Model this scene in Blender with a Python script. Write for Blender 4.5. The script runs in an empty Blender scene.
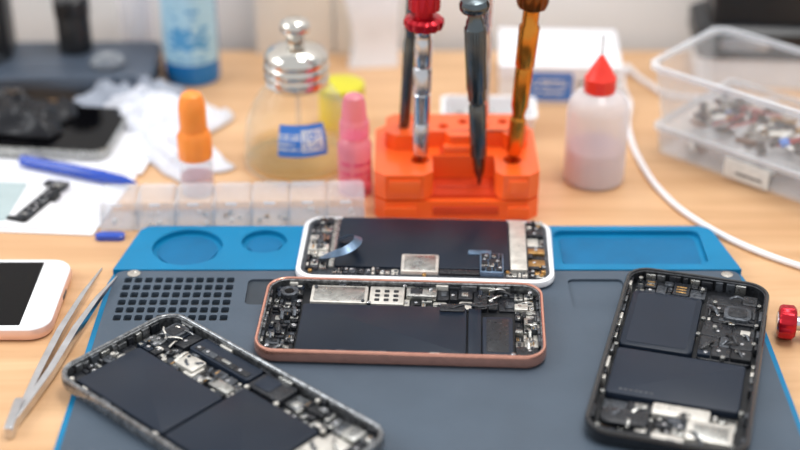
import bpy, bmesh, math, random
from mathutils import Vector, Matrix, noise
from mathutils.geometry import tessellate_polygon
S=0.001
scene=bpy.context.scene
scene.view_settings.view_transform='Standard'
scene.view_settings.look='None'

# ---------------------------------------------------------------- materials
def lin(c):
    return tuple(((x/255)/12.92 if x/255<=0.04045 else ((x/255+0.055)/1.055)**2.4) for x in c)+(1,)
def mat(name,rgb,rough=.5,metal=0,var=.12,scale=60,bump=0,trans=0,coat=0,sub=0,spec=.5,rvar=0):
    m=bpy.data.materials.new(name); m.use_nodes=True
    nt=m.node_tree; p=nt.nodes['Principled BSDF']
    c=lin(rgb)
    tc=nt.nodes.new('ShaderNodeTexCoord'); nz=nt.nodes.new('ShaderNodeTexNoise')
    nz.inputs['Scale'].default_value=scale; nz.inputs['Detail'].default_value=4
    nt.links.new(tc.outputs['Object'],nz.inputs['Vector'])
    st=nt.nodes.new('ShaderNodeMapRange'); st.inputs[1].default_value=.3; st.inputs[2].default_value=.7
    nt.links.new(nz.outputs['Fac'],st.inputs[0])
    mx=nt.nodes.new('ShaderNodeMix'); mx.data_type='RGBA'
    mx.inputs[6].default_value=tuple(v*(1-var) for v in c[:3])+(1,)
    mx.inputs[7].default_value=tuple(min(1,v*(1+var)) for v in c[:3])+(1,)
    nt.links.new(st.outputs[0],mx.inputs[0]); nt.links.new(mx.outputs[2],p.inputs['Base Color'])
    p.inputs['Roughness'].default_value=rough; p.inputs['Metallic'].default_value=metal
    if rvar:
        r=nt.nodes.new('ShaderNodeMapRange'); r.inputs[1].default_value=.3; r.inputs[2].default_value=.7
        r.inputs[3].default_value=max(.03,rough-rvar); r.inputs[4].default_value=rough+rvar
        n3=nt.nodes.new('ShaderNodeTexNoise'); n3.inputs['Scale'].default_value=scale*.6; n3.inputs['Detail'].default_value=5
        nt.links.new(tc.outputs['Object'],n3.inputs['Vector']); nt.links.new(n3.outputs['Fac'],r.inputs[0]); nt.links.new(r.outputs[0],p.inputs['Roughness'])
    p.inputs['Specular IOR Level'].default_value=spec
    p.inputs['Transmission Weight'].default_value=trans
    p.inputs['Coat Weight'].default_value=coat
    if sub:
        p.inputs['Subsurface Weight'].default_value=sub; p.inputs['Subsurface Scale'].default_value=.004
    if bump:
        b=nt.nodes.new('ShaderNodeBump'); b.inputs['Strength'].default_value=bump; b.inputs['Distance'].default_value=.0005
        n2=nt.nodes.new('ShaderNodeTexNoise'); n2.inputs['Scale'].default_value=scale*12
        nt.links.new(tc.outputs['Object'],n2.inputs['Vector'])
        nt.links.new(n2.outputs['Fac'],b.inputs['Height']); nt.links.new(b.outputs[0],p.inputs['Normal'])
    return m
def clear(name,rgb,body=.12,edge=.6,rough=.1,tint=(252,252,252),blend=.25):
    m=bpy.data.materials.new(name); m.use_nodes=True
    nt=m.node_tree; p=nt.nodes['Principled BSDF']; out=nt.nodes['Material Output']
    p.inputs['Base Color'].default_value=lin(rgb); p.inputs['Roughness'].default_value=rough
    p.inputs['Specular IOR Level'].default_value=1
    tr=nt.nodes.new('ShaderNodeBsdfTransparent'); tr.inputs[0].default_value=lin(tint)
    lw=nt.nodes.new('ShaderNodeLayerWeight'); lw.inputs[0].default_value=blend
    mr=nt.nodes.new('ShaderNodeMapRange'); mr.inputs[3].default_value=body; mr.inputs[4].default_value=edge
    nt.links.new(lw.outputs['Facing'],mr.inputs[0])
    mx=nt.nodes.new('ShaderNodeMixShader')
    nt.links.new(mr.outputs[0],mx.inputs[0]); nt.links.new(tr.outputs[0],mx.inputs[1]); nt.links.new(p.outputs[0],mx.inputs[2])
    nt.links.new(mx.outputs[0],out.inputs[0])
    return m
def woodmat():
    m=bpy.data.materials.new('light_wood'); m.use_nodes=True
    nt=m.node_tree; p=nt.nodes['Principled BSDF']
    tc=nt.nodes.new('ShaderNodeTexCoord'); mp=nt.nodes.new('ShaderNodeMapping')
    mp.inputs['Scale'].default_value=(2.2,26,26); nt.links.new(tc.outputs['Object'],mp.inputs[0])
    n=nt.nodes.new('ShaderNodeTexNoise'); n.inputs['Scale'].default_value=2.5; n.inputs['Detail'].default_value=7; n.inputs['Distortion'].default_value=.5
    nt.links.new(mp.outputs[0],n.inputs['Vector'])
    r=nt.nodes.new('ShaderNodeValToRGB')
    r.color_ramp.elements[0].position=.3; r.color_ramp.elements[0].color=lin((200,154,110))
    r.color_ramp.elements[1].position=.7; r.color_ramp.elements[1].color=lin((228,186,142))
    nt.links.new(n.outputs['Fac'],r.inputs[0])
    n2=nt.nodes.new('ShaderNodeTexNoise'); n2.inputs['Scale'].default_value=5; nt.links.new(tc.outputs['Object'],n2.inputs['Vector'])
    mx=nt.nodes.new('ShaderNodeMix'); mx.data_type='RGBA'; mx.blend_type='MULTIPLY'; mx.inputs[0].default_value=.3
    r2=nt.nodes.new('ShaderNodeValToRGB'); r2.color_ramp.elements[0].color=(.76,.68,.6,1); r2.color_ramp.elements[1].color=(1,1,1,1)
    r2.color_ramp.elements[0].position=.35; r2.color_ramp.elements[1].position=.6
    nt.links.new(n2.outputs['Fac'],r2.inputs[0])
    nt.links.new(r.outputs[0],mx.inputs[6]); nt.links.new(r2.outputs[0],mx.inputs[7])
    nt.links.new(mx.outputs[2],p.inputs['Base Color']); p.inputs['Roughness'].default_value=.4
    return m
WOOD=woodmat()
GRAY=mat('mat_gray_silicone',(74,86,99),.6,var=.08,scale=30,bump=.15,rvar=.08,spec=.35)
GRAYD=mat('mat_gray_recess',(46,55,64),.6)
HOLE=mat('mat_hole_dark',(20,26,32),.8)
BLUE=mat('mat_blue_silicone',(0,120,166),.48,var=.08,scale=30,rvar=.08,spec=.3)
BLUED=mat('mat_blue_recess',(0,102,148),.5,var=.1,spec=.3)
ROSE=mat('rose_gold',(226,166,146),.22,.85,.08,scale=300)
ROSEP=mat('rose_gold_light',(236,200,186),.28,.5,.05)
BLACKF=mat('black_frame',(22,24,28),.16,.3,.2,scale=250,coat=.7,rvar=.08)
GREYF=mat('worn_grey_frame',(138,140,142),.26,.85,.5,scale=350,rvar=.12)
LIPM=mat('worn_inner_lip',(112,114,116),.35,.75,.6,scale=500,rvar=.15)
LIPD=mat('dark_inner_lip',(46,48,52),.35,.5,.6,scale=500,rvar=.15)
WHITEP=mat('white_glossy_plastic',(240,240,242),.22,var=.02)
BATT=mat('battery_black',(24,33,46),.36,var=.14,scale=25,rvar=.06,spec=.22)
BATT2=mat('battery_slate',(31,39,52),.4,var=.12,scale=25,rvar=.06,spec=.22)
PCB=mat('pcb_black',(22,24,28),.45,var=.5,scale=700,spec=.3)
CHIP=mat('chip_black',(31,33,38),.34,var=.5,scale=700,rvar=.15,spec=.35)
CHIP2=mat('chip_grey',(74,78,84),.4,.5,var=.5,scale=700,rvar=.15)
SILV=mat('shield_silver',(172,172,168),.28,.9,var=.25,scale=260,rvar=.1)
SILW=mat('matte_silver',(208,204,196),.38,.5,var=.16,scale=260,rvar=.12)
GOLDP=mat('gold_pad',(186,146,92),.35,.9,var=.3,scale=500)
COPPER=mat('copper_flex',(112,78,60),.4,.6,var=.4,scale=500)
WLAB=mat('white_label',(222,222,218),.5,var=.08,scale=300)
FLEX=mat('flex_slate_blue',(92,114,138),.3,.4,var=.3,scale=200)
SCREEN=mat('screen_glass',(4,4,6),.05,var=.0,spec=.12)
STEEL=mat('steel',(206,207,210),.18,1,var=.12,scale=120,rvar=.06)
CHROME=mat('chrome',(216,212,204),.08,1,var=.04)
DSTEEL=mat('gunmetal',(98,106,110),.2,1,var=.15,scale=120)
BRASS=mat('bronze_gold',(214,138,54),.2,.95,var=.15)
BRASSD=mat('bronze_dark',(130,74,32),.28,.9,var=.12)
REDM=mat('red_anodised',(184,22,38),.24,.6,var=.1)
ORANGE=mat('orange_plastic',(255,100,32),.34,var=.05,coat=.3,sub=.12)
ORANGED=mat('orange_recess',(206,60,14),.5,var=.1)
ORC=mat('orange_cap',(252,146,56),.34,var=.06,sub=.25)
PINK=clear('pink_plastic',(252,172,196),.36,.75,.2,(252,196,212))
PINKT=clear('pink_label_text',(224,100,146),.5,.9,.2,(252,190,206))
REDC=mat('red_cap',(244,58,42),.32,var=.04,sub=.15)
CLEAR=clear('clear_plastic',(240,244,248),.06,.6,.08)
CLEARM=clear('milky_clear_plastic',(234,240,248),.13,.55,.12)
RIMC=clear('clear_rim',(240,244,250),.3,.7,.15)
LIDC=clear('clear_lid',(240,244,250),.12,.6,.08)
GLASS=clear('bottle_glass',(214,216,208),.02,.62,.03,(253,253,250),.22)
GLIQ=clear('alcohol_liquid',(232,208,160),.08,.3,.03,(252,245,228))
HDPE=clear('squeeze_plastic',(246,243,246),.42,.9,.25)
LIQ=clear('pink_liquid',(226,198,206),.4,.75,.2,(240,222,226))
YEL=mat('yellow_plastic',(244,212,24),.4,var=.05)
GREENB=mat('green_plastic',(208,200,44),.4,var=.05)
LBL=mat('label_blue',(56,118,200),.4,var=.05)
CANB=mat('can_blue',(30,116,184),.25,.2,var=.05)
CANL=mat('can_light',(168,208,228),.3,.1,var=.05)
CANT=mat('can_text_blue',(84,154,202),.3,.1,var=.05)
PAPER=mat('paper_white',(236,236,240),.7,var=.03)
PANEL=mat('panel_pale_grey',(172,188,190),.25,var=.05)
CLOTH=mat('white_cloth',(222,224,232),.9,var=.08,scale=40,bump=.4)
CLOTHG=mat('grey_cloth',(160,166,178),.9,var=.12,scale=40,bump=.4)
BCLOTH=mat('black_rubber',(20,21,26),.36,var=.3,scale=60,spec=.35)
SLATE=mat('slate_case',(76,86,100),.4,.2,var=.06)
SLATED=mat('slate_case_dark',(42,48,56),.45,var=.1)
PENB=mat('pen_blue',(22,70,176),.22,var=.05,coat=.5)
CARD=mat('beige_card',(222,212,198),.75,var=.04)
WALL=mat('wall_paint',(236,236,235),.75,var=.03,scale=3,bump=.1)
FLOOR=mat('floor_tile',(150,146,140),.6,var=.08,scale=6)
CABLE=mat('white_cable',(242,242,246),.4,var=.02)
BLK=mat('black_plastic',(20,21,24),.35,var=.2)
LEDM=mat('bag_white',(230,232,236),.35,var=.05)

# ---------------------------------------------------------------- builder
def rr(hx,hy,r,n=6,cx=0,cy=0):
    r=max(.01,min(r,hx,hy)); P=[]
    for k,(sx,sy) in enumerate(((1,1),(-1,1),(-1,-1),(1,-1))):
        for i in range(n+1):
            a=math.pi/2*(k+i/n)
            P.append((cx+sx*(hx-r)+r*math.cos(a),cy+sy*(hy-r)+r*math.sin(a)))
    return P
def circ(cx,cy,r,n=32): return [(cx+r*math.cos(2*math.pi*i/n),cy+r*math.sin(2*math.pi*i/n)) for i in range(n)]
class B:
    def __init__(s,name,loc=(0,0,0),rot=0):
        s.name=name; s.loc=loc; s.rot=rot; s.v=[]; s.f=[]; s.m=[]; s.mats=[]; s.T=Matrix.Identity(4); s.R=random.Random(name+str(int(loc[0]/30)))
    def mi(s,m):
        if m not in s.mats: s.mats.append(m)
        return s.mats.index(m)
    def add(s,vs,fs,m):
        o=len(s.v); s.v+= [s.T@Vector(v) for v in vs]
        k=s.mi(m)
        for f in fs: s.f.append([o+i for i in f]); s.m.append(k)
    def at(s,x=0,y=0,z=0,rz=0,rx=0,ry=0):
        s.T=Matrix.Translation((x,y,z))@Matrix.Rotation(math.radians(rz),4,'Z')@Matrix.Rotation(math.radians(ry),4,'Y')@Matrix.Rotation(math.radians(rx),4,'X')
    def align(s,p0,p1):
        p0=Vector(p0); d=Vector(p1)-p0
        s.T=Matrix.Translation(p0)@d.to_track_quat('Z','Y').to_matrix().to_4x4(); return d.length
    def reset(s): s.T=Matrix.Identity(4)
    def loops(s,L,m,cap0=True,cap1=True,closed=False):
        n=len(L[0]); vs=[p for l in L for p in l]; fs=[]
        K=len(L)
        for k in range(K if closed else K-1):
            a=k*n; b=((k+1)%K)*n
            for i in range(n):
                j=(i+1)%n; fs.append((a+i,a+j,b+j,b+i))
        if not closed:
            if cap0: fs.append(tuple(range(n))[::-1])
            if cap1: fs.append(tuple(range((K-1)*n,K*n)))
        s.add(vs,fs,m)
    def rings(s,levels,m,cx=0,cy=0,cap0=True,cap1=True,closed=False,n=6):
        s.loops([[(x,y,z) for x,y in rr(hx,hy,r,n,cx,cy)] for hx,hy,r,z in levels],m,cap0,cap1,closed)
    def rbox(s,x0,y0,z0,x1,y1,z1,m,r=.5,bev=.25,n=3):
        hx=abs(x1-x0)/2; hy=abs(y1-y0)/2; cx=(x0+x1)/2; cy=(y0+y1)/2
        bev=min(bev,hx*.4,hy*.4,abs(z1-z0)*.45)
        s.rings([(hx,hy,r,z0),(hx,hy,r,z1-bev),(hx-bev*.3,hy-bev*.3,r,z1-bev*.3),(hx-bev,hy-bev,max(.05,r-bev),z1)],m,cx,cy,n=n)
    def lathe(s,prof,m,n=40,cap=True,cx=0,cy=0):
        L=[]
        for e in prof:
            r,z=e[0],e[1]; fl=e[2] if len(e)>2 else 0
            L.append([(cx+(r+(fl if i%4<2 else 0))*math.cos(2*math.pi*i/n),cy+(r+(fl if i%4<2 else 0))*math.sin(2*math.pi*i/n),z) for i in range(n)])
        s.loops(L,m,cap,cap)
    def tube(s,pts,rad,m,n=10,smooth=6,flat=1):
        P=[Vector(p) for p in pts]
        if smooth:
            Q=[]
            for i in range(len(P)-1):
                a=P[max(0,i-1)];b=P[i];c=P[i+1];d=P[min(len(P)-1,i+2)]
                for k in range(smooth):
                    t=k/smooth
                    Q.append(.5*((2*b)+(c-a)*t+(2*a-5*b+4*c-d)*t*t+(3*b-a-3*c+d)*t**3))
            Q.append(P[-1]); P=Q
        L=[]; K=len(P)
        for i,p in enumerate(P):
            t=(P[min(K-1,i+1)]-P[max(0,i-1)]).normalized()
            sd=t.cross(Vector((0,0,1)))
            if sd.length<.05: sd=Vector((1,0,0))
            sd.normalize(); up=sd.cross(t)
            r=rad if not isinstance(rad,(list,tuple)) else rad[0]+(rad[1]-rad[0])*i/(K-1)
            L.append([tuple(p+sd*r*math.cos(2*math.pi*k/n)+up*r*flat*math.sin(2*math.pi*k/n)) for k in range(n)])
        s.loops(L,m)
    def plate(s,outer,holes,z0,z1,m):
        loops=[outer]+holes
        tri=tessellate_polygon([[Vector((x,y,0)) for x,y in l] for l in loops])
        flat=[p for l in loops for p in l]
        s.add([(x,y,z1) for x,y in flat],[tuple(t) for t in tri],m)
        for l in loops:
            n=len(l)
            s.add([(x,y,z0) for x,y in l]+[(x,y,z1) for x,y in l],[(i,(i+1)%n,n+(i+1)%n,n+i) for i in range(n)],m)
        s.add([(x,y,z0) for x,y in flat],[tuple(t) for t in tri],m)
    def patch(s,cx,cy,rf,a0,a1,z0,z1,nx,nz,mf,off=.3):
        for i in range(nx):
            for j in range(nz):
                vs=[]
                for (di,dj) in ((0,0),(1,0),(1,1),(0,1)):
                    a=a0+(a1-a0)*(i+di)/nx; z=z0+(z1-z0)*(j+dj)/nz; r=rf(z)+off
                    vs.append((cx+r*math.sin(a),cy-r*math.cos(a),z))
                mm=mf(i,j)
                if mm: s.add(vs,[(0,1,2,3)],mm)
    def board(s,x0,y0,x1,y1,z,minc=4,mats=None,hmax=2.6,d=0):
        w=x1-x0; h=y1-y0; R=s.R
        if (max(w,h)>minc*2.2) or (max(w,h)>minc and R.random()<.6):
            t=R.uniform(.28,.72)
            if w>h: s.board(x0,y0,x0+w*t,y1,z,minc,mats,hmax,d+1); s.board(x0+w*t,y0,x1,y1,z,minc,mats,hmax,d+1)
            else: s.board(x0,y0,x1,y0+h*t,z,minc,mats,hmax,d+1); s.board(x0,y0+h*t,x1,y1,z,minc,mats,hmax,d+1)
            return
        mats=mats or [CHIP,CHIP,CHIP,CHIP2,SILV,SILV,SILW,GOLDP,BATT,COPPER]
        m=R.choice(mats); g=.25; hh=R.uniform(.4,hmax)
        if w<=2*g+.3 or h<=2*g+.3: return
        s.rbox(x0+g,y0+g,z,x1-g,y1-g,z+hh,m,r=R.choice((.2,.4,.9)),bev=.25,n=2)
        if min(w,h)>2.2:
            q=R.random(); cx=x0+w*R.uniform(.35,.65); cy=y0+h*R.uniform(.35,.65)
            if q<.4: s.lathe([(.9,z+hh),(.9,z+hh+.3),(.5,z+hh+.3),(.4,z+hh+.1)],STEEL if m!=SILV else CHIP,n=10,cx=cx,cy=cy)
            elif q<.75: s.rbox(cx-w*.22,cy-h*.22,z+hh,cx+w*.2,cy+h*.2,z+hh+.3,R.choice([CHIP,SILV,CHIP2,CHIP,SILW]),r=.2,bev=.1,n=2)
            elif q<.9:
                for k in range(3): s.rbox(x0+w*(.2+.2*k),y0+h*.2,z+hh,x0+w*(.2+.2*k)+w*.08,y1-h*.2,z+hh+.15,R.choice([SILV,GOLDP,CHIP2]),r=.1,bev=.03,n=1)
    def flexes(s,x0,y0,x1,y1,z,k,mats=None):
        R=s.R
        for i in range(k):
            x=R.uniform(x0,x1); y=R.uniform(y0,y1); l=R.uniform(3,10); a=R.choice((0,90,0,90,30,-40))
            ca,sa=math.cos(math.radians(a)),math.sin(math.radians(a))
            if not(x0<=x+ca*l<=x1 and y0<=y+sa*l<=y1): continue
            bx,by=x+ca*l*.5,y+sa*l*.5
            s.tube([(x,y,z-.6),(x+ca*l*.25,y+sa*l*.25,z),(bx,by,z+.5),(x+ca*l*.8-sa*.8,y+sa*l*.8+ca*.8,z),(x+ca*l-sa*1.2,y+sa*l+ca*1.2,z-.8)],R.uniform(.4,.9),R.choice(mats or [CHIP,CHIP,CHIP2,COPPER,BATT,SILV]),n=6,smooth=3,flat=.35)
    def screw(s,x,y,z,r=1.1,m=None):
        s.lathe([(r,z-1),(r,z+.5),(r*.8,z+.7),(r*.4,z+.7),(r*.3,z+.4)],m or STEEL,n=12,cx=x,cy=y)
    def done(s,bevel=0,angle=35,recalc=True):
        me=bpy.data.meshes.new(s.name)
        me.from_pydata([tuple(v*S) for v in s.v],[],s.f)
        for m in s.mats: me.materials.append(m)
        me.polygons.foreach_set('material_index',s.m)
        me.polygons.foreach_set('use_smooth',[True]*len(s.f))
        me.update()
        if recalc:
            bm=bmesh.new(); bm.from_mesh(me); bmesh.ops.recalc_face_normals(bm,faces=bm.faces); bm.to_mesh(me); bm.free()
        me.set_sharp_from_angle(angle=math.radians(angle))
        o=bpy.data.objects.new(s.name,me); scene.collection.objects.link(o)
        o.location=Vector(s.loc)*S; o.rotation_euler[2]=math.radians(s.rot)
        if bevel:
            md=o.modifiers.new('bevel','BEVEL'); md.width=bevel*S; md.segments=2; md.limit_method='ANGLE'; md.angle_limit=math.radians(40)
        return o

# ---------------------------------------------------------------- room
def simplebox(name,x0,y0,z0,x1,y1,z1,m):
    b=B(name); b.rbox(x0,y0,z0,x1,y1,z1,m,r=.1,bev=.1); return b.done()
simplebox('floor',-2000,-1200,-770,2000,975,-750,FLOOR)
simplebox('wall_back',-2000,975,-750,2000,1035,1700,WALL)
b=B('trim_1'); b.rbox(-2000,963,-750,2000,975,-670,WHITEP,r=.2,bev=2); b.done()
b=B('work_table')
b.rbox(-800,230,-30,800,958,0,WOOD,r=6,bev=2)
for x in (-760,700):
    for y in (260,880): b.rbox(x,y,-750,x+60,y+60,-30,WOOD,r=4,bev=1)
b.rbox(-740,270,-110,740,290,-30,WOOD,r=1); b.rbox(-740,910,-110,740,930,-30,WOOD,r=1)
b.done()

# ---------------------------------------------------------------- repair mat
b=B('repair_mat')
X0,X1,Y0,Y1=-149,177,468,703
b.plate([(X0+6,Y0),(X1-6,Y0),(X1,Y0+6),(X1,648),(X1-9,Y1-5),(X1-16,Y1),(X0+16,Y1),(X0+9,Y1-5),(X0,648),(X0,Y0+6)],[],0.05,2.2,BLUE)
zb=657
def arc(cx,cy,r,a0,a1,n=6): return [(cx+r*math.cos(math.radians(a0+(a1-a0)*i/n)),cy+r*math.sin(math.radians(a0+(a1-a0)*i/n))) for i in range(n+1)]
outer=[(X0+1.5,zb),(X1-1.5,zb)]+arc(X1-17,Y1-8.5,8,12,90)+arc(X0+17,Y1-8.5,8,90,168)
holes=[circ(-112,680,18.5,48),circ(-72,686,12,36),rr(39,16,4,6,2,680),rr(39,17.5,5,6,121,680)]
b.plate(outer,holes,2.2,5,BLUE)
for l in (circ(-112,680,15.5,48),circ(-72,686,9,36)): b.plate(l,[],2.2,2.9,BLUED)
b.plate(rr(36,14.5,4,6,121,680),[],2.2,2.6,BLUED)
hl=[]
for j in range(6):
    for i in range(11):
        x=-138+i*5.2; y=647-j*7.0
        hl.append(rr(1.95,2.5,.9,2,x,y))
hl.append(rr(9,12,3,4,-68,636)); hl.append(rr(14,14,3,4,99,634))
gy0=Y0+4
outer=rr((X1-X0)/2-3.5,(zb-1-gy0)/2,5,5,(X0+X1)/2,(zb-1+gy0)/2)
b.plate(outer,hl,2.2,4.8,GRAY)
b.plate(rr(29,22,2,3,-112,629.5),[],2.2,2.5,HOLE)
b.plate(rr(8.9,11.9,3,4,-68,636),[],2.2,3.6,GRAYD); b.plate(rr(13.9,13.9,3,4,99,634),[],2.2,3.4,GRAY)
b.screw(-136,653.0,4.8,3.4,CHROME); b.screw(167,652,4.8,3,CHROME)
b.done(angle=30)
ZM=5.05

# ---------------------------------------------------------------- phones
def shell(b,L,W,H,frame,lip,floor,r=11,t=1.7):
    hx,hy=L/2,W/2
    lv=[(hx-2,hy-2,r-1.5,0),(hx-.5,hy-.5,r-.4,.9),(hx,hy,r,H*.3),(hx,hy,r,H*.75),(hx-.25,hy-.25,r-.3,H-.5),(hx-.6,hy-.6,r-.6,H),(hx-t+.3,hy-t+.3,r-t,H),(hx-t,hy-t,r-t,H-.3),(hx-t,hy-t,r-t,1.0)]
    b.rings(lv,frame,cap0=True,cap1=True,n=8)
    b.rings([(hx-t,hy-t,r-t,1.0),(hx-t,hy-t,r-t,H-.7),(hx-t-.7,hy-t-.7,r-t-.6,H-.9),(hx-t-.7,hy-t-.7,r-t-1,1.0)],lip,closed=True,n=8)
    b.rings([(hx-t-.1,hy-t-.1,r-t,1.0),(hx-t-.1,hy-t-.1,r-t,1.4)],floor,n=8)
    R=b.R
    for sy in (1,-1):
        x=-hx+r
        while x<hx-r:
            w=R.uniform(2,9)
            if R.random()<.7: b.rbox(x,sy*(hy-t-1.4)-.7,1.4,x+w,sy*(hy-t-1.4)+.7,H-R.uniform(1,2.6),R.choice([SILV,CHIP2,CHIP,CHIP,LIPM,SILW]),r=.3,bev=.2,n=2)
            x+=w+R.uniform(.2,3)
    for sx in (1,-1):
        y=-hy+r
        while y<hy-r:
            w=R.uniform(2,6)
            b.rbox(sx*(hx-t-1.4)-.7,y,1.4,sx*(hx-t-1.4)+.7,y+w,H-R.uniform(1,2.6),R.choice([SILV,CHIP2,CHIP,LIPM]),r=.3,bev=.2,n=2); y+=w+R.uniform(.2,2)
def battery(b,x0,y0,x1,y1,z=1.4,h=3.6,m=None,r=1.6):
    b.rbox(x0,y0,z,x1,y1,z+h,m or BATT,r=r,bev=.7,n=4)

# centre phone, rose gold
b=B('opened_smartphone',(1,603,ZM),-2.8)
shell(b,137,66,7.3,ROSE,LIPM,PCB)
battery(b,-49,-29,31,12)
b.rbox(-49,-30.4,1.4,31,-29.4,4.2,CHIP,r=.4)
b.rbox(31.8,-28,1.4,38,12,4.4,BATT,r=.5); b.rbox(38.6,-28,1.4,53,4,4.9,BATT2,r=1,bev=.4)
b.rbox(40.5,-26,4.9,51,2,5.1,CHIP,r=.6,bev=.1)
b.board(-64,-29,-50,30,1.4,4.4,[CHIP,CHIP,CHIP,CHIP2,SILV,BATT,PCB,CHIP],3.4)
b.flexes(-63,-28,-51,28,5.2,14,[CHIP,CHIP2,BATT,LIPM])
b.lathe([(4.6,1.4),(4.6,5),(3.8,5.3),(3.2,5.3),(2.6,4.8)],CHIP2,n=24,cx=-57,cy=23); b.lathe([(2.4,4.8),(.3,5.0)],SCREEN,n=20,cx=-57,cy=23)
b.rbox(-46,13.5,1.4,-18,29,4.9,SILW,r=1); b.rbox(-44.5,15,4.9,-19.5,27.5,5.1,SILV,r=.8,bev=.1); b.screw(-44,27,5,.9,CHIP2); b.screw(-20,15,5,.9,CHIP2)
b.rbox(-17,13.5,1.4,0,29.5,4.6,SILW,r=.6)
for i in range(3):
    for j in range(3): b.rbox(-14.5+i*4.6,16+j*4.0,4.6,-12.0+i*4.6,18.3+j*4.0,4.75,CHIP,r=.5,bev=.05)
b.rbox(1,21,1.4,16,30,5,SILV,r=.8); b.rbox(3,23,5,9,28,5.2,CHIP,r=.4,bev=.1); b.screw(13,27,5,.9)
b.board(0,13,34,20.5,1.4,5,[CHIP,CHIP,SILV,CHIP2,SILV,PCB,SILW],3.4); b.board(16,20.5,34,30,1.4,6,[SILV,CHIP,SILW,CHIP2],3.4)
b.board(34,13,56,30,1.4,6,[CHIP,CHIP,PCB,CHIP,CHIP2],2.6)
b.flexes(17,14,55,29,5.3,14,[CHIP,CHIP,CHIP2,BATT,SILV])
b.board(54,-29,65,13,1.4,5,[SILV,SILW,CHIP,CHIP2,CHIP,SILV],3.8)
b.board(54,13,64,29,1.4,5,[SILV,SILW,CHIP2,CHIP],3)
b.flexes(54,-28,65,28,5.4,10,[CHIP,CHIP2,SILV])
b.tube([(20,12,5.4),(24,10,6),(30,13,6),(38,12,5.8),(46,15,5.4)],.9,CHIP,flat=.4)
b.rbox(18,7,5,30,13,5.8,CHIP,r=.6)
for p in ((-62,-26),(-51,13),(-17,13.5),(0,30),(34,13.5),(53,-28),(62,26),(62,-22)): b.screw(p[0],p[1],5,1.1)
b.done()

# white screen assembly, flipped
b=B('phone_screen_assembly',(13.5,671.5,ZM),-2.6)
hx,hy=66,32
b.rings([(hx-1.5,hy-1.5,9,0),(hx-.3,hy-.3,10,1),(hx,hy,10,2.4),(hx-.4,hy-.4,10,4),(hx-1.4,hy-1.4,9,4.5),(hx-2.6,hy-2.6,8,4.5),(hx-3,hy-3,8,3.4)],WHITEP,n=8)
b.rings([(hx-3,hy-3,7,3.3),(hx-3,hy-3,7,4.2),(hx-4,hy-4,6,4.2)],CHIP2,n=6)
b.rbox(-46,-22,4.1,43,29,5.6,BATT,r=1.2,bev=.4)
b.rbox(43.5,-22,4.1,52,29,5.9,SILW,r=.6); b.rbox(-49.5,-22,4.1,-46.5,28,5.2,SILV,r=.4)
b.board(-61,-25,-50,27,4.2,5,[SILV,SILW,CHIP,CHIP,CHIP2,CHIP2],2.6)
b.flexes(-61,-24,-50,26,7,12)
b.board(52.5,-25,61.5,28,4.2,5,[SILV,SILW,CHIP,GOLDP,CHIP,CHIP2],2.6)
b.rbox(-12,-27,4.2,7,-10,6.3,SILW,r=.8); b.rbox(-10.5,-25.5,6.3,5.5,-11.5,6.5,SILV,r=.6,bev=.1)
b.rbox(7.5,-27,4.2,28,-23,5.6,CHIP,r=.4); b.board(-47,-28,-13,-22.5,4.2,4,[SILV,CHIP,SILW,CHIP2],1.6)
b.rbox(28,-27,4.2,40,-8,6.8,FLEX,r=.8); b.board(28.5,-26,39.5,-9,6.8,4,[CHIP,FLEX,SILV,CHIP,BATT],1.2)
b.board(41,-28,61,-23,4.2,4,[SILV,SILW,CHIP],2)
b.rbox(22,-8,5.6,34,-4,6.2,FLEX,r=.6)
pts=[(-50,-10,6),(-52,-17,9),(-47,-22,13),(-40,-21,15),(-35,-15,16),(-35,-7,15),(-40,-1,12),(-46,1,8)]
P=[Vector(p) for p in pts]; Q=[]
for i in range(len(P)-1):
    a=P[max(0,i-1)];bb=P[i];c=P[i+1];d=P[min(len(P)-1,i+2)]
    for k in range(5):
        t=k/5; Q.append(.5*((2*bb)+(c-a)*t+(2*a-5*bb+4*c-d)*t*t+(3*bb-a-3*c+d)*t**3))
P=Q+[P[-1]]; vs=[]
for i,p in enumerate(P):
    t=(P[min(i+1,len(P)-1)]-P[max(0,i-1)]).normalized(); sd=t.cross(Vector((0,0,1))).normalized()
    vs+= [tuple(p-sd*2),tuple(p+sd*2+Vector((0,0,-2))),tuple(p+sd*2+Vector((0,0,-1.7))),tuple(p-sd*2+Vector((0,0,.3)))]
fs=[]
for i in range(len(P)-1):
    a=4*i
    for k in range(4): fs.append((a+k,a+(k+1)%4,a+4+(k+1)%4,a+4+k))
b.add(vs,fs+[(0,1,2,3),(4*len(P)-4,4*len(P)-3,4*len(P)-2,4*len(P)-1)],FLEX)
for p in ((-58,-26),(-59,24),(59,-26),(59,24),(0,-28),(42,-24)): b.screw(p[0],p[1],4.9,1.1,GOLDP)
b.done()

# front black phone with two batteries
b=B('opened_smartphone',(-80,533.5,ZM),-42.2)
shell(b,146,71,7.6,GREYF,LIPM,PCB,r=11,t=1.8)
battery(b,-62,-30,-3,6,m=BATT2)
battery(b,-1.5,-30,46,17,m=BATT)
b.board(-67,8,-46,32,1.4,6,[CHIP,CHIP,CHIP2,LIPM,BATT],3.2)
b.rbox(-64,20,3,-54,31,5.8,CHIP2,r=1.5,bev=.4); b.rbox(-62.5,21.5,5.8,-55.5,29.5,6.1,CHIP,r=1,bev=.1)
b.flexes(-66,8,-46,31,5.8,12,[CHIP,SILV,LIPM,SILW])
b.board(-46,7,-1,20,1.4,5,[CHIP,CHIP,SILW,CHIP2,PCB,SILV,LIPM],3)
b.rbox(-40,9,1.4,-28,18,5.2,SILW,r=.8); b.screw(-38,16,5,.9,CHIP2); b.rbox(-16,8,1.4,-4,14,5.0,SILV,r=.8)
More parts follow.
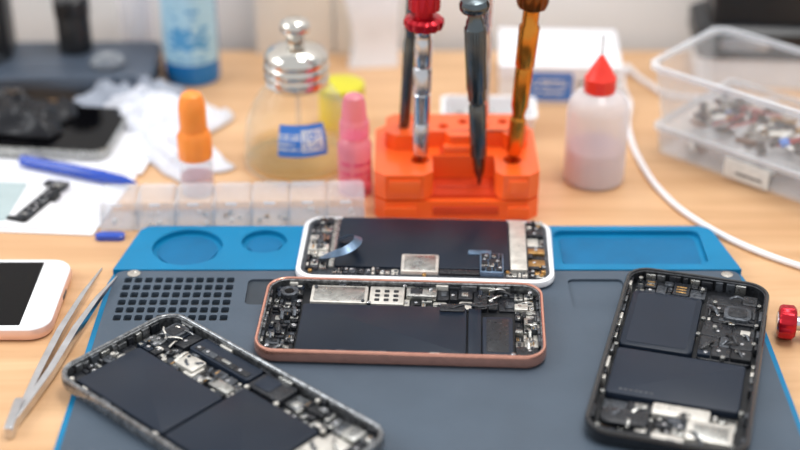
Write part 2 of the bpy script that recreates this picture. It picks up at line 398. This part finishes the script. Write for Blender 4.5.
b.flexes(-46,8,-2,20,5.2,14,[CHIP,SILV,SILW,CHIP2])
b.rbox(-44,21,1.4,-4,31.5,5,BATT2,r=1.5); b.board(-42,22,-6,26,5,6,[CHIP,LIPM,CHIP2,CHIP,BATT2],.6)
b.rbox(-2,19,1.4,18,32,5.2,CHIP,r=1.5); b.rbox(0,21,5.2,10,30,5.5,BATT2,r=1,bev=.1)
b.board(18,18,47,32,1.4,6,[CHIP,CHIP,PCB,CHIP2,SILV,LIPM],3)
b.rbox(48,-30,1.4,68,-4,5.2,SILW,r=1.5); b.rbox(50,-27,5.2,61,-8,5.6,SILV,r=1,bev=.15); b.screw(66,-26,5.2,1,CHIP2); b.screw(64,-7,5.2,1,CHIP2)
b.rbox(48,-3,1.4,60,14,5.0,SILW,r=1); b.board(60,-3,69,14,1.4,5,[SILV,CHIP,CHIP2,SILW],3.2)
b.board(48,14,68,31,1.4,7,[SILV,SILV,CHIP,CHIP2,LIPM,SILW],3.2)
b.flexes(47,-4,68,30,5.6,8,[CHIP,SILV,CHIP2])
b.board(-69,-29,-63,7,1.4,5,[CHIP,CHIP2,SILV,CHIP,LIPM],3)
for p in ((-60,32),(-45,7),(-20,7),(-1,18),(18,18),(-66,-6),(-64,-31),(47,-32),(47,18),(68,0),(30,32),(8,33),(-30,33)): b.screw(p[0],p[1],4.8,1.2,SILW)
b.done()

# right black phone
b=B('opened_smartphone',(130.5,571.5,ZM),74)
shell(b,141,71,8,BLACKF,LIPD,PCB,r=12,t=1.9)
battery(b,2,-4,52,30,m=BATT,h=4,r=3); b.rings([(22,14,2,5.4),(22,14,2,5.55)],BATT2,27,13,n=3)
battery(b,-37,-29,0,30,m=BATT2,h=3.6,r=1.5)
for k in range(7): b.rbox(-34,9+k*2.3,5,-32.6,10.6+k*2.3,5.05,CHIP2,r=.1,bev=.01,n=1)
b.rbox(3,-31,1.4,60,-6,3.2,CHIP,r=2)
b.board(4,-31,34,-6,3.2,7,[CHIP,CHIP,CHIP,BATT,PCB,CHIP2,LIPD],2.4)
b.board(34,-30,60,-7,3.2,8,[CHIP,CHIP,CHIP2,PCB,SILV,LIPD],2.6)
b.flexes(4,-30,60,-7,5.8,18,[CHIP,CHIP,CHIP2,LIPD])
b.rbox(36,-28,3.2,48,-15,6.4,CHIP2,r=3,bev=.5); b.rbox(38,-26,6.4,46,-17,6.7,CHIP,r=2,bev=.1)
b.board(54,-5,66,30,1.4,6,[CHIP,CHIP,SILV,CHIP2,PCB,CHIP],3)
b.rbox(-62,-28,1.4,-48,-8,5.4,SILW,r=1.2); b.rbox(-60,-26,5.4,-51,-11,5.6,SILV,r=.8,bev=.1); b.rbox(-47,-17,1.4,-39,8,4.8,SILW,r=1)
b.board(-66,-8,-39,30,1.4,7,[CHIP,CHIP,PCB,SILV,CHIP2],3)
b.rbox(-60,8,4.6,-49,29,6,CHIP,r=4); b.rbox(-66,-8,1.4,-61,6,5,SILW,r=.6)
b.board(-48,-29,-39,-18,1.4,5,[SILV,SILW,CHIP],3)
b.flexes(-65,-28,-40,28,5.9,12,[CHIP,SILV,CHIP2])
for p in ((63,28),(52,-31),(34,-31),(18,-31),(3,-18),(34,-6),(1,31),(-38,31),(-63,-28),(-38,-30),(20,-5),(-63,29),(10,-24),(60,-3),(28,-12),(24,-26),(50,-10),(12,-10)): b.screw(p[0],p[1],5.4,1.1,SILV)
b.done()

# intact phone, white front
b=B('smartphone',(-237,631,.05),0)
hx,hy=69,33.5
b.rings([(hx-2.5,hy-2.5,9,0),(hx-.7,hy-.7,10.5,1),(hx,hy,11,3),(hx,hy,11,4.4),(hx-.6,hy-.6,10.5,6.4)],ROSEP,n=10,cap1=False)
b.rings([(hx-.6,hy-.6,10.5,6.4),(hx-1.1,hy-1.1,10,7),(hx-2,hy-2,9,7.2)],WHITEP,n=10,cap0=False)
b.rings([(54,29.5,.6,7.2),(54,29.5,.6,7.26)],SCREEN,n=3)
b.rings([(5.4,5.4,5.4,7.2),(5.4,5.4,5.4,7.25),(5.1,5.1,5.1,7.25),(5,5,5,7.22)],PAPER,61,0,n=8)
b.rbox(66,0,2.8,69.2,8,4.6,CHIP2,r=.2,bev=.1)
b.done()

# ---------------------------------------------------------------- tweezers
b=B('tweezers')
def blade(pts,w,h,m):
    P=[Vector(p) for p in pts]; L=[]; K=len(P)
    for i,p in enumerate(P):
        t=(P[min(K-1,i+1)]-P[max(0,i-1)]).normalized(); sd=t.cross(Vector((0,0,1))).normalized(); up=sd.cross(t)
        ww=w[i]/2; hh=h[i]/2
        L.append([tuple(p+sd*ww*a+up*hh*c) for a,c in ((-1,-1),(1,-1),(1,1),(-1,1))])
    b.loops(L,m)
blade([(-171,527,3.2),(-168,543,3.4),(-166,570,4),(-163,600,4.6),(-158,632,5.2),(-153,657,5.6)],[2.4,2.8,3.4,3.4,2.4,.8],[5,4.6,4.4,4,2.8,1.0],STEEL)
blade([(-170.4,527,3.2),(-166.5,543,3.4),(-161,568,4),(-155.5,600,5.6),(-149.5,626,6.8),(-143.5,647,6.8)],[2.4,2.8,3.4,3.4,2.4,.8],[5,4.6,4.4,4,2.8,1.0],STEEL)
b.rbox(-172.6,522,.2,-168.4,545,6.0,STEEL,r=1.5)
b.done(bevel=.3)

# ---------------------------------------------------------------- loose screwdriver right
b=B('precision_screwdriver')
b.align((181.5,603,8.6),(297,581,8.6))
b.lathe([(5,0),(7.2,.6,.5),(8,2,.5),(8,7,.5),(7,8.5),(4,9)],REDM,n=48)
b.lathe([(3.4,9),(3.4,12),(4.6,13),(4.8,20,.3),(4.8,55,.3),(4,60),(4.6,64),(4,90),(1.4,94),(1.2,116)],STEEL,n=48)
b.lathe([(4.8,-.3),(5,.2)],STEEL,n=30)
b.reset(); b.done()

# ---------------------------------------------------------------- pill organiser
b=B('small_parts_organizer',(-163,705,0),2.0)
L=144;W=22;H=16;n=7;c=L/n
b.plate(rr(L/2,W/2,2,3,L/2,W/2),[],0.05,1.2,CLEARM)
b.rings([(L/2,W/2,2,1.2),(L/2,W/2,2,H),(L/2-1.1,W/2-1.1,1.2,H),(L/2-1.1,W/2-1.1,1.2,1.2)],CLEARM,L/2,W/2,closed=True)
for i in range(1,n): b.rbox(i*c-.5,1,1.2,i*c+.5,W-1,H-.4,CLEARM,r=.2)
for i in range(n):
    b.rings([(c/2-.7,W/2+.2,1.5,H+.1),(c/2-.7,W/2+.2,1.5,H+1.4),(c/2-1.6,W/2-1.0,1,H+1.9)],LIDC,(i+.5)*c,W/2,n=3,cap0=False)
    b.rbox((i+.5)*c-3,-1.4,H-.6,(i+.5)*c+3,.0,H+1,RIMC,r=.4)
    for k in range(4):
        x=i*c+b.R.uniform(3,c-4); y=b.R.uniform(3,W-4); b.rbox(x,y,1.3,x+b.R.uniform(1,3),y+b.R.uniform(1,3),2.2,b.R.choice([SILV,SILW,GOLDP,WLAB,WLAB]),r=.3)
b.done()
b=B('plastic_opening_tool'); b.at(-164,697.4,0,0); b.rings([(8,3,2.9,.1),(8,3,2.9,2.6),(7,2.2,2.2,3.2)],PENB,8,0); b.done()

# ---------------------------------------------------------------- screwdriver stand (orange)
b=B('screwdriver_stand')
def cham(x0,y0,x1,y1,c): return [(x0+c,y0),(x1-c,y0),(x1,y0+c),(x1,y1-c),(x1-c,y1),(x0+c,y1),(x0,y1-c),(x0,y0+c)]
b.plate(cham(-14,717,76,780,6),[],0.05,12,ORANGE)
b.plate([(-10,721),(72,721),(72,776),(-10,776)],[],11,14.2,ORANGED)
notch=[(-8,717),(13,717),(18,722),(18,741),(52,741),(52,722),(56,717),(70,717),(76,723),(76,774),(70,780),(-8,780),(-14,774),(-14,723)]
hB=[circ(11,736,5.0,24),circ(62,736,5.0,24)]
b.plate(notch,hB,13.2,28,ORANGE)
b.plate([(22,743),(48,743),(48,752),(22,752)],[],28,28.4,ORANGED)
cC=[(-3,748),(8,748),(11,753),(25,753),(28,747),(44,747),(47,753),(57,753),(60,748),(66,748),(71,753),(71,771),(66,776),(-3,776),(-8,771),(-8,753)]
hC=[circ(2+i*11.2,760+(i%2)*6,2.9,20) for i in range(7)]
b.plate(cC,hC,28,37,ORANGE)
b.rbox(24,743.5,28,46,749,32,ORANGE,r=1)
b.rbox(-9,715.6,3,9,717.2,9,ORANGE,r=.4); b.rbox(59,715.6,3,71,717.2,9,ORANGE,r=.4)
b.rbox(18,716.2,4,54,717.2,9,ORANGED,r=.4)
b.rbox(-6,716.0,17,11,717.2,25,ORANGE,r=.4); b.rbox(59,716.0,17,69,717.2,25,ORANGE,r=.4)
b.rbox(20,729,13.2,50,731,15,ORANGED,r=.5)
b.done(bevel=1.4)

def driver(p0,p1,body,cap,kind):
    b=B('precision_screwdriver'); b.align(p0,p1)
    if kind==0:
        b.lathe([(.8,0),(1.3,4),(2.8,8),(3.3,14),(3.5,18)],body,n=96)
        b.lathe([(3.5,18),(4.3,19,.14),(4.5,50,.14),(4.0,51),(4.0,53),(4.9,54),(5.1,60),(5.4,61,.16),(5.6,97,.16),(5,98),(4.6,101),(3.7,103),(3.7,107)],body,n=96)
        b.lathe([(3.7,106),(6.9,106.8),(7.9,108.5),(7.9,111),(6.8,113.3),(3.5,114.8),(.5,115)],cap,n=48)
    elif kind==1:
        b.lathe([(1.3,0),(1.5,6),(3.6,8),(4.3,11,.14),(4.3,27,.14),(3.8,28),(4.7,29),(4.8,45),(4.3,45.6),(4.3,46.6),(4.9,47.2,.14),(4.9,60,.14),(4.3,61),(4.8,62),(4.8,76),(4.4,77),(4.4,82),(5,83)],body,n=96)
        b.lathe([(5,82.5),(9,83.5,.8),(10,85.5,.8),(10,88,.8),(8.5,89.5,.5),(5,90),(5,93),(8,94,.5),(8,103,.5),(6,106),(.5,107)],cap,n=48)
    elif kind==3:
        b.lathe([(1.3,0),(1.5,6),(2.6,8),(3.2,12),(3.4,60,.1),(3,62),(3,66),(3.6,68),(3.6,92),(5,94),(5.4,97),(4,100),(.5,101)],body,n=48)
    else:
        b.lathe([(1.3,0),(1.5,6),(3.2,8),(4.1,10,.14),(4.3,30,.14),(3.6,31),(3.6,34),(4.7,38),(4.9,60),(4.5,61),(5.1,62,.16),(5.4,84,.16),(4.4,86),(4.4,94)],body,n=96)
        b.lathe([(4.4,93.5),(7,95,.5),(8,98,.5),(8,103,.5),(6,106),(.5,107)],cap,n=48)
    b.reset(); b.done()
driver((44,733,14.6),(38,722,127),DSTEEL,DSTEEL,0)
driver((11,736,23),(13,735,134),STEEL,REDM,1)
driver((62,736,23),(70,735,134),BRASS,BRASSD,2)
driver((2,760,28.5),(8,758,130),DSTEEL,DSTEEL,3)
driver((46.8,766,28.5),(47,764,130),STEEL,DSTEEL,3)

# ---------------------------------------------------------------- bottles
b=B('squeeze_bottle',(112,767,0))
b.lathe([(15.5,0),(17.1,1),(17.5,4),(17.5,44),(16.6,49),(13,53.5),(8,56),(7,57)],HDPE,n=48)
b.lathe([(15.2,.8),(16.8,2),(16.8,21),(16.4,21.5)],LIQ,n=48)
b.lathe([(8.6,55.5),(8.8,57,.2),(8.8,64,.2),(7.6,65.5),(5.4,70),(3,74),(1.6,76.5),(1.1,77)],REDC,n=48)
b.lathe([(.45,76.8),(.45,89)],STEEL,n=10)
b.done()

b=B('glass_pump_bottle',(-59,788,0))
prof=[(29,0),(31.5,1),(32.3,4),(32,16),(30.4,28),(26.5,38),(21.5,46),(17,51.5),(15,53.5)]
def rb(z):
    for (r0,z0),(r1,z1) in zip(prof[1:],prof[2:]):
        if z0<=z<=z1: return r0+(r1-r0)*(z-z0)/(z1-z0)
    return 32
b.lathe(prof,GLASS,n=56,cap=False)
b.lathe([(29.2,2),(30.4,3.6),(30.7,6),(30.5,10),(29,10.4),(.2,10.4)],GLIQ,n=56)
b.lathe([(31.2,.4),(31.9,1.2),(32.5,2.4),(32.5,3.6)],RIMC,n=56,cap=False)
b.lathe([(.2,1),(14,1.1),(24,2.2),(28,4)],GLASS,n=48,cap=False)
b.lathe([(17.4,50.5),(18.6,51.5),(18.8,57),(18.2,58),(18.6,59,.2),(18.6,63,.2),(17.8,64),(18.4,65),(18.2,68),(16,71.5),(11,74.2),(6,75.5),(5,76),(4.8,80),(5.4,81),(8.2,83),(8.8,86),(8,88.5),(5,90.5),(.5,91)],CHROME,n=56)
b.lathe([(1.4,3),(1.4,52)],CLEARM,n=12)
def qr(i,j):
    if 13<=i<=24 and 3<=j<=14:
        if (i in(13,24) or j in (3,14)): return WLAB
        return LBL if random.Random(i*97+j*13).random()<.5 else WLAB
    if j>14: return LBL
    if i<12 and j in(4,7,10,12): return WLAB if random.Random(i*7+j).random()<.7 else LBL
    return LBL
b.patch(0,0,rb,math.radians(-19),math.radians(34),19,37,27,18,qr)
b.done(angle=50)

b=B('spray_bottle',(-115,751,0))
b.lathe([(8.6,0),(9.4,1),(9.5,18),(7.5,22),(6,23)],CLEARM,n=36)
b.lathe([(8.4,.6),(9,1.5),(9,11)],LIQ,n=36)
b.lathe([(7.4,22),(9.4,22.6,.25),(9.4,36,.25),(8.6,38),(8.2,39)],ORC,n=48)
b.lathe([(7.6,39),(7.7,52),(7.0,57),(5.6,60.5),(3,62),(.3,62.4)],ORC,n=36)
b.done()

b=B('dropper_bottle',(-25.5,752,0))
b.lathe([(8.6,0),(9.6,1),(9.6,30),(8,34),(6,35.5)],PINK,n=36)
b.lathe([(6.8,35),(8.2,35.6,.2),(8.2,44,.2),(7.6,45),(7.2,47),(6.6,55),(5.4,59),(3,60.5),(.3,61)],PINK,n=48)
b.patch(0,0,lambda z:9.6,-1.0,1.2,6,26,14,10,lambda i,j: PINKT if (j in(2,4,7) and i%5) else None)
b.done()

b=B('plastic_jar',(-36,838,0))
b.lathe([(13,0),(14,1),(14,22),(13,24)],YEL,n=36); b.lathe([(14.4,23),(14.4,28),(12,29)],GREENB,n=36); b.done()

b=B('aerosol_can',(-137,912,0))
b.lathe([(16,0),(17.8,1),(17.8,96),(15,103),(10,106),(10,107)],CANB,n=48)
b.lathe([(9,107),(9,124),(7,127)],WHITEP,n=32)
def canlab(i,j):
    r=random.Random((i//2)*31+j*17).random()
    if j<4: return CANB
    if 8<=j<=14 : return CANT if (r<.75 and 6<i<26) else CANL
    if j in(5,17,19): return CANT if (r<.6 and 8<i<24) else CANL
    return CANL
b.patch(0,0,lambda z:17.8,-1.35,1.35,6,92,32,36,canlab)
b.done()

# ---------------------------------------------------------------- boxes behind
b=B('cardboard_box',(103,900,0),-3)
b.rings([(38,31,1.5,0),(38,31,1.5,25)],WHITEP); b.rings([(38.8,31.8,1.5,18),(38.8,31.8,1.5,26),(37,30,1,26.6)],PAPER)
def grid(x0,x1,z0,z1,nx,nz,y,mf):
    for i in range(nx):
        for j in range(nz):
            xa=x0+(x1-x0)*i/nx; xb=x0+(x1-x0)*(i+1)/nx; za=z0+(z1-z0)*j/nz; zc=z0+(z1-z0)*(j+1)/nz
            b.add([(xa,y,za),(xb,y,za),(xb,y,zc),(xa,y,zc)],[(0,1,2,3)],mf(i,j))
grid(-20,8,3,22,16,12,-32.1,lambda i,j: WLAB if (j in(3,6,8) and 1<i<14 and random.Random(i*5+j).random()<.7) else LBL)
grid(12,30,6,16,12,6,-32.1,lambda i,j: CHIP2 if (j%2 and random.Random(i*5+j).random()<.7) else WLAB)
b.done(recalc=False)
b=B('small_plastic_tray',(54,828,0),-2)
b.rings([(26,13,3,0.05),(28,15,4,16),(29,16,4,16),(29,16,4,17.5),(27,14,3,17.5),(25,12,3,2)],WHITEP)
b.board(-22,-9,20,8,2,6,[WLAB,SILW,PAPER],12); b.done()

b=B('equipment_case',(-232,903,0),1)
b.rings([(72,28,6,0.05),(73,29,6,3),(73,29,6,9)],SLATED); b.rings([(73.5,29.5,6,9),(73.5,29.5,6,15),(72,28,5,17)],SLATE)
b.rings([(60,20,4,17),(60,20,4,17.4)],SLATE,-4,2)
b.rbox(-30,-30.2,5,-10,-28,9,STEEL,r=.5); b.done()
b=B('magnifier_lens',(-189,893,17.1)); b.lathe([(9,0),(10.5,.5),(10.8,3),(9,5),(5,7),(.5,8)],CLEAR,n=36); b.lathe([(11,0),(11.4,.6),(11,1.6),(10.4,1.6)],CHIP2,n=36,cap=False); b.done()
b=B('soldering_station',(-276,912,17.6),4)
b.rings([(22,15,4,0),(22,15,4,44),(20,13,3,47)],BLK); b.rbox(-16,-15.8,22,10,-14.8,38,SLATE,r=1); b.lathe([(5,0),(5,4)],CHIP2,cx=14,cy=-16) ; b.done()
b=B('flux_jar',(-214,917,17.6)); b.lathe([(10,0),(11,1),(11,24),(10,26)],BLK,n=36); b.lathe([(11.6,25),(11.6,36,.3),(10,38)],BLK,n=48); b.done()
b=B('plastic_bottle',(-178,946,0)); b.lathe([(10,0),(11,1),(11,50),(6,60),(5,62)],HDPE,n=36); b.lathe([(6,61),(6,74)],WHITEP,n=36); b.done()
b=B('cardboard_sheet',(-72,951,0.1)); b.at(0,0,0,0,-4); b.rbox(-26,-1.5,0,26,1.5,140,CARD,r=.3); b.rbox(28,-1,0,58,1,110,CARD,r=.3); b.reset(); b.done()
b=B('zip_bag',(-18,935,0),6)
L=[]
for k in range(9):
    z=k*10; hx=17-1.5*math.sin(k*.9); hy=7*math.exp(-k*.28)+.8
    L.append([(x+1.6*math.sin(k*.8),y+2.2*math.sin(k*1.3)*.4,z) for x,y in rr(hx,hy,min(hy,3),4)])
b.loops(L,LEDM); b.done()
b=B('power_supply',(248,918,0),-4)
b.rings([(52,24,6,0),(52,24,6,20)],LEDM); b.rings([(54,26,8,20),(56,28,9,26),(56,28,9,38),(50,24,8,42)],BLK); b.rings([(46,20,4,42),(46,20,4,75)],BLK)
b.rbox(-40,-29.2,28,-10,-27.5,36,STEEL,r=1); b.done()

# ---------------------------------------------------------------- clear containers right
rot=-42
b=B('clear_parts_box',(229,790,0),rot)
b.rings([(64,42,5,0.1),(66,44,6,16),(66,44,6,17),(65,43,5,17),(63,41,5,1.5)],CLEARM)
b.rings([(66,44,6,15.6),(67.5,45.5,6,16),(67.5,45.5,6,18.3),(65,43,5,18.3)],RIMC,closed=True)
b.R=random.Random(5)
for k in range(44):
    b.at(b.R.uniform(-55,55),b.R.uniform(-34,34),b.R.uniform(2,6),b.R.uniform(0,180))
    b.rbox(-b.R.uniform(2,7),-b.R.uniform(1,3),0,b.R.uniform(2,7),b.R.uniform(1,3),b.R.uniform(1,3),b.R.choice([CHIP,CHIP,SILV,WLAB,COPPER,CHIP2,SILW]),r=.4)
b.reset()
b.rbox(-16,-45.8,2.5,13,-44.6,14.5,WLAB,r=.5); b.rbox(-8,-46.1,6,9,-45.7,7.2,CHIP2,r=.1)
b.done()
b=B('clear_parts_box',(214,783,18.8),rot)
b.rings([(55,32,7,0),(60,38,9,38),(60,38,9,41),(58.8,36.8,9,37),(54,31,6,1.4)],CLEAR,n=8)
b.rings([(60,38,9,38),(62.5,40.5,10,38.5),(62.5,40.5,10,41.5),(59.4,37.4,9,41.5)],RIMC,closed=True,n=8)
b.rings([(55.2,32.2,7,0.2),(55.6,32.6,7,2),(54,31,6,2)],RIMC,closed=True,n=8)
b.R=random.Random(9)
for k in range(95):
    b.at(b.R.uniform(-44,46),b.R.uniform(-22,22),b.R.uniform(1.6,8),b.R.uniform(0,180),b.R.uniform(-15,15)); w=b.R.uniform(2,8)
    b.rbox(-w,-b.R.uniform(1,3),0,w*.8,b.R.uniform(1,3),b.R.uniform(.8,3),b.R.choice([CHIP,CHIP,CHIP,BLK,BLK,SILV,WLAB,COPPER,CHIP2,SILW,GOLDP,LBL]),r=.5)
b.reset()
for k in range(5):
    x=b.R.uniform(-30,30); b.tube([(x,-18,6),(x+12,-6,11),(x+4,8,9),(x+18,16,7)],.6,b.R.choice([REDM,BLK,CABLE]),n=6)
b.done()

# ---------------------------------------------------------------- cable
b=B('charging_cable')
b.tube([(152,925,2),(146,905,2),(145,885,2),(146,865,2),(141,838,2),(140,815,2),(141,791,2),(146,756,2),(158,722,2),(180,690,2),(207,666,2),(240,646,2),(300,628,2)],1.7,CABLE,n=10)
b.tube([(152,925,2.2),(158,905,2.2),(164,893,2.2),(171,880,2.2),(190,874,2.2),(240,868,2.2)],1.6,CABLE)
b.done()

# ---------------------------------------------------------------- papers, cloths, phone parts on the left
def sheet(name,pts,z0,z1,m):
    b=B(name); b.plate(pts,[],z0,z1,m); b.done()
sheet('paper_sheet',[(-330,712),(-166,700),(-152,774),(-178,800),(-330,800)],.1,1.0,PAPER)
sheet('paper_sheet',[(-215,782),(-150,770),(-140,850),(-180,872),(-225,862)],1.2,1.9,PAPER)
b=B('phone_back_cover',(-236,735,1.1),-4)
b.rings([(44,27,4,0),(44,27,4,1.4),(42.5,25.5,3,1.8)],WHITEP); b.rings([(26,22,2,1.8),(26,22,2,2.2)],PANEL,-4,0,n=3)
b.done()
b=B('phone_flex_board',(-200,733,3.2),-20)
b.rings([(4.5,24,2,0),(4.5,24,2,1)],BLK); b.board(-4,-23,4,23,1,4,[CHIP,BLK,CHIP,CHIP2,CHIP2],1.0)
b.rbox(-10,17,0,-4,23,1.2,BLK,r=1); b.rbox(-8,-24,0,-3,-20,.8,BLK,r=1); b.rbox(3,2,0,7,10,1,BLK,r=1); b.lathe([(2.4,1),(2.4,2.4),(1.6,2.6)],SILV,cx=0,cy=17,n=20); b.done()
b=B('smartphone',(-232,821,2.2),-6)
b.rings([(62,30,8,0),(63,31,9,2),(63,31,9,5),(62,30,8,6.4)],SILV,n=8); b.rings([(61.5,29.5,8,6.4),(61.5,29.5,8,6.6)],SCREEN,n=6); b.done()
b=B('ballpoint_pen')
b.align((-222,781,4.9),(-150,752,4.9))
b.lathe([(1,0),(3,.4),(3.3,2),(3.3,26),(3.6,27),(3.6,56),(3.2,58),(2.8,70),(1,76),(.5,78)],PENB,n=20)
b.rbox(-.8,-4.3,4,.8,-3.4,30,PENB,r=.3); b.reset(); b.done()

def cloth(name,cx,cy,sx,sy,rot,h,seed,m,z0=0.6,freq=.045,rim=.55):
    b=B(name,(cx,cy,z0),rot); n=44; top=[]
    for j in range(n+1):
        for i in range(n+1):
            u=i/n*2-1; v=j/n*2-1
            e=1+.14*noise.noise(Vector((u*2+seed,v*2,seed)))
            x=u*sx*e; y=v*sy*(1+.16*noise.noise(Vector((u*2,v*2+seed,7))))
            fall=max(0,1-max(abs(u),abs(v))**4)
            q=Vector((x*freq+seed*3,y*freq,seed)); q+=Vector((noise.noise(q*1.3),noise.noise(q*1.3+Vector((9,0,0))),0))*.9
            k=1-abs(noise.noise(q)*2); k2=1-abs(noise.noise(q*2.1)*2)
            z=h*(rim*.15+fall*(.2+.65*k+.35*k2)*.8)
            top.append((x,y,max(.5,z)))
    N=(n+1)**2; vs=top+[(x,y,max(0,z-.5)) for x,y,z in top]; fs=[]
    for j in range(n):
        for i in range(n):
            a=j*(n+1)+i; fs.append((a,a+1,a+n+2,a+n+1)); fs.append((N+a,N+a+n+1,N+a+n+2,N+a+1))
    ring=[i for i in range(n+1)]+[j*(n+1)+n for j in range(1,n+1)]+[n*(n+1)+i for i in range(n-1,-1,-1)]+[j*(n+1) for j in range(n-1,0,-1)]
    for a,c in zip(ring,ring[1:]+ring[:1]): fs.append((a,N+a,N+c,c))
    b.add(vs,fs,m); b.done(angle=80)
cloth('cleaning_cloth',-150,845,38,26,-28,19,1.3,CLOTH,.2,.06)
cloth('cleaning_cloth',-132,795,18,32,38,14,4.7,CLOTH,.2,.06)
cloth('cleaning_cloth',-172,872,34,16,-12,17,8.1,CLOTHG,.2,.06)
cloth('black_pouch',-243,828,42,24,-8,17,2.2,BCLOTH,8.9,.035)

# ---------------------------------------------------------------- light, world, camera
w=bpy.data.worlds.new('world'); scene.world=w; w.use_nodes=True
w.node_tree.nodes['Background'].inputs[0].default_value=(.95,.97,1,1); w.node_tree.nodes['Background'].inputs[1].default_value=.8
def area(name,loc,tgt,sx,sy,e,col):
    l=bpy.data.lights.new(name,'AREA'); l.shape='RECTANGLE'; l.size=sx; l.size_y=sy; l.energy=e; l.color=col
    o=bpy.data.objects.new(name,l); o.location=loc; o.rotation_euler=(Vector(tgt)-Vector(loc)).to_track_quat('-Z','Y').to_euler(); scene.collection.objects.link(o)
area('ceiling_lamp',(.2,.8,1.35),(0,.74,0),1.0,.3,13.5,(1,.985,.96))
area('window_light',(-1.3,.6,.9),(0,.8,0),.9,.7,10,(.95,.975,1))
area('added_backlight',(.1,.94,.72),(0,.62,0),.8,.12,1.4,(.96,.98,1))  # added backlight, not a real fitting: gives phones and batteries a bluish sheen
cam=bpy.data.cameras.new('camera'); co=bpy.data.objects.new('camera',cam); scene.collection.objects.link(co)
co.location=(0,0,.403); co.rotation_euler=(math.radians(90-29.5),0,0)
cam.sensor_width=36; cam.lens=1495/800*36; cam.clip_start=.01
cam.dof.use_dof=True; cam.dof.focus_distance=.725; cam.dof.aperture_fstop=3.6
scene.camera=co
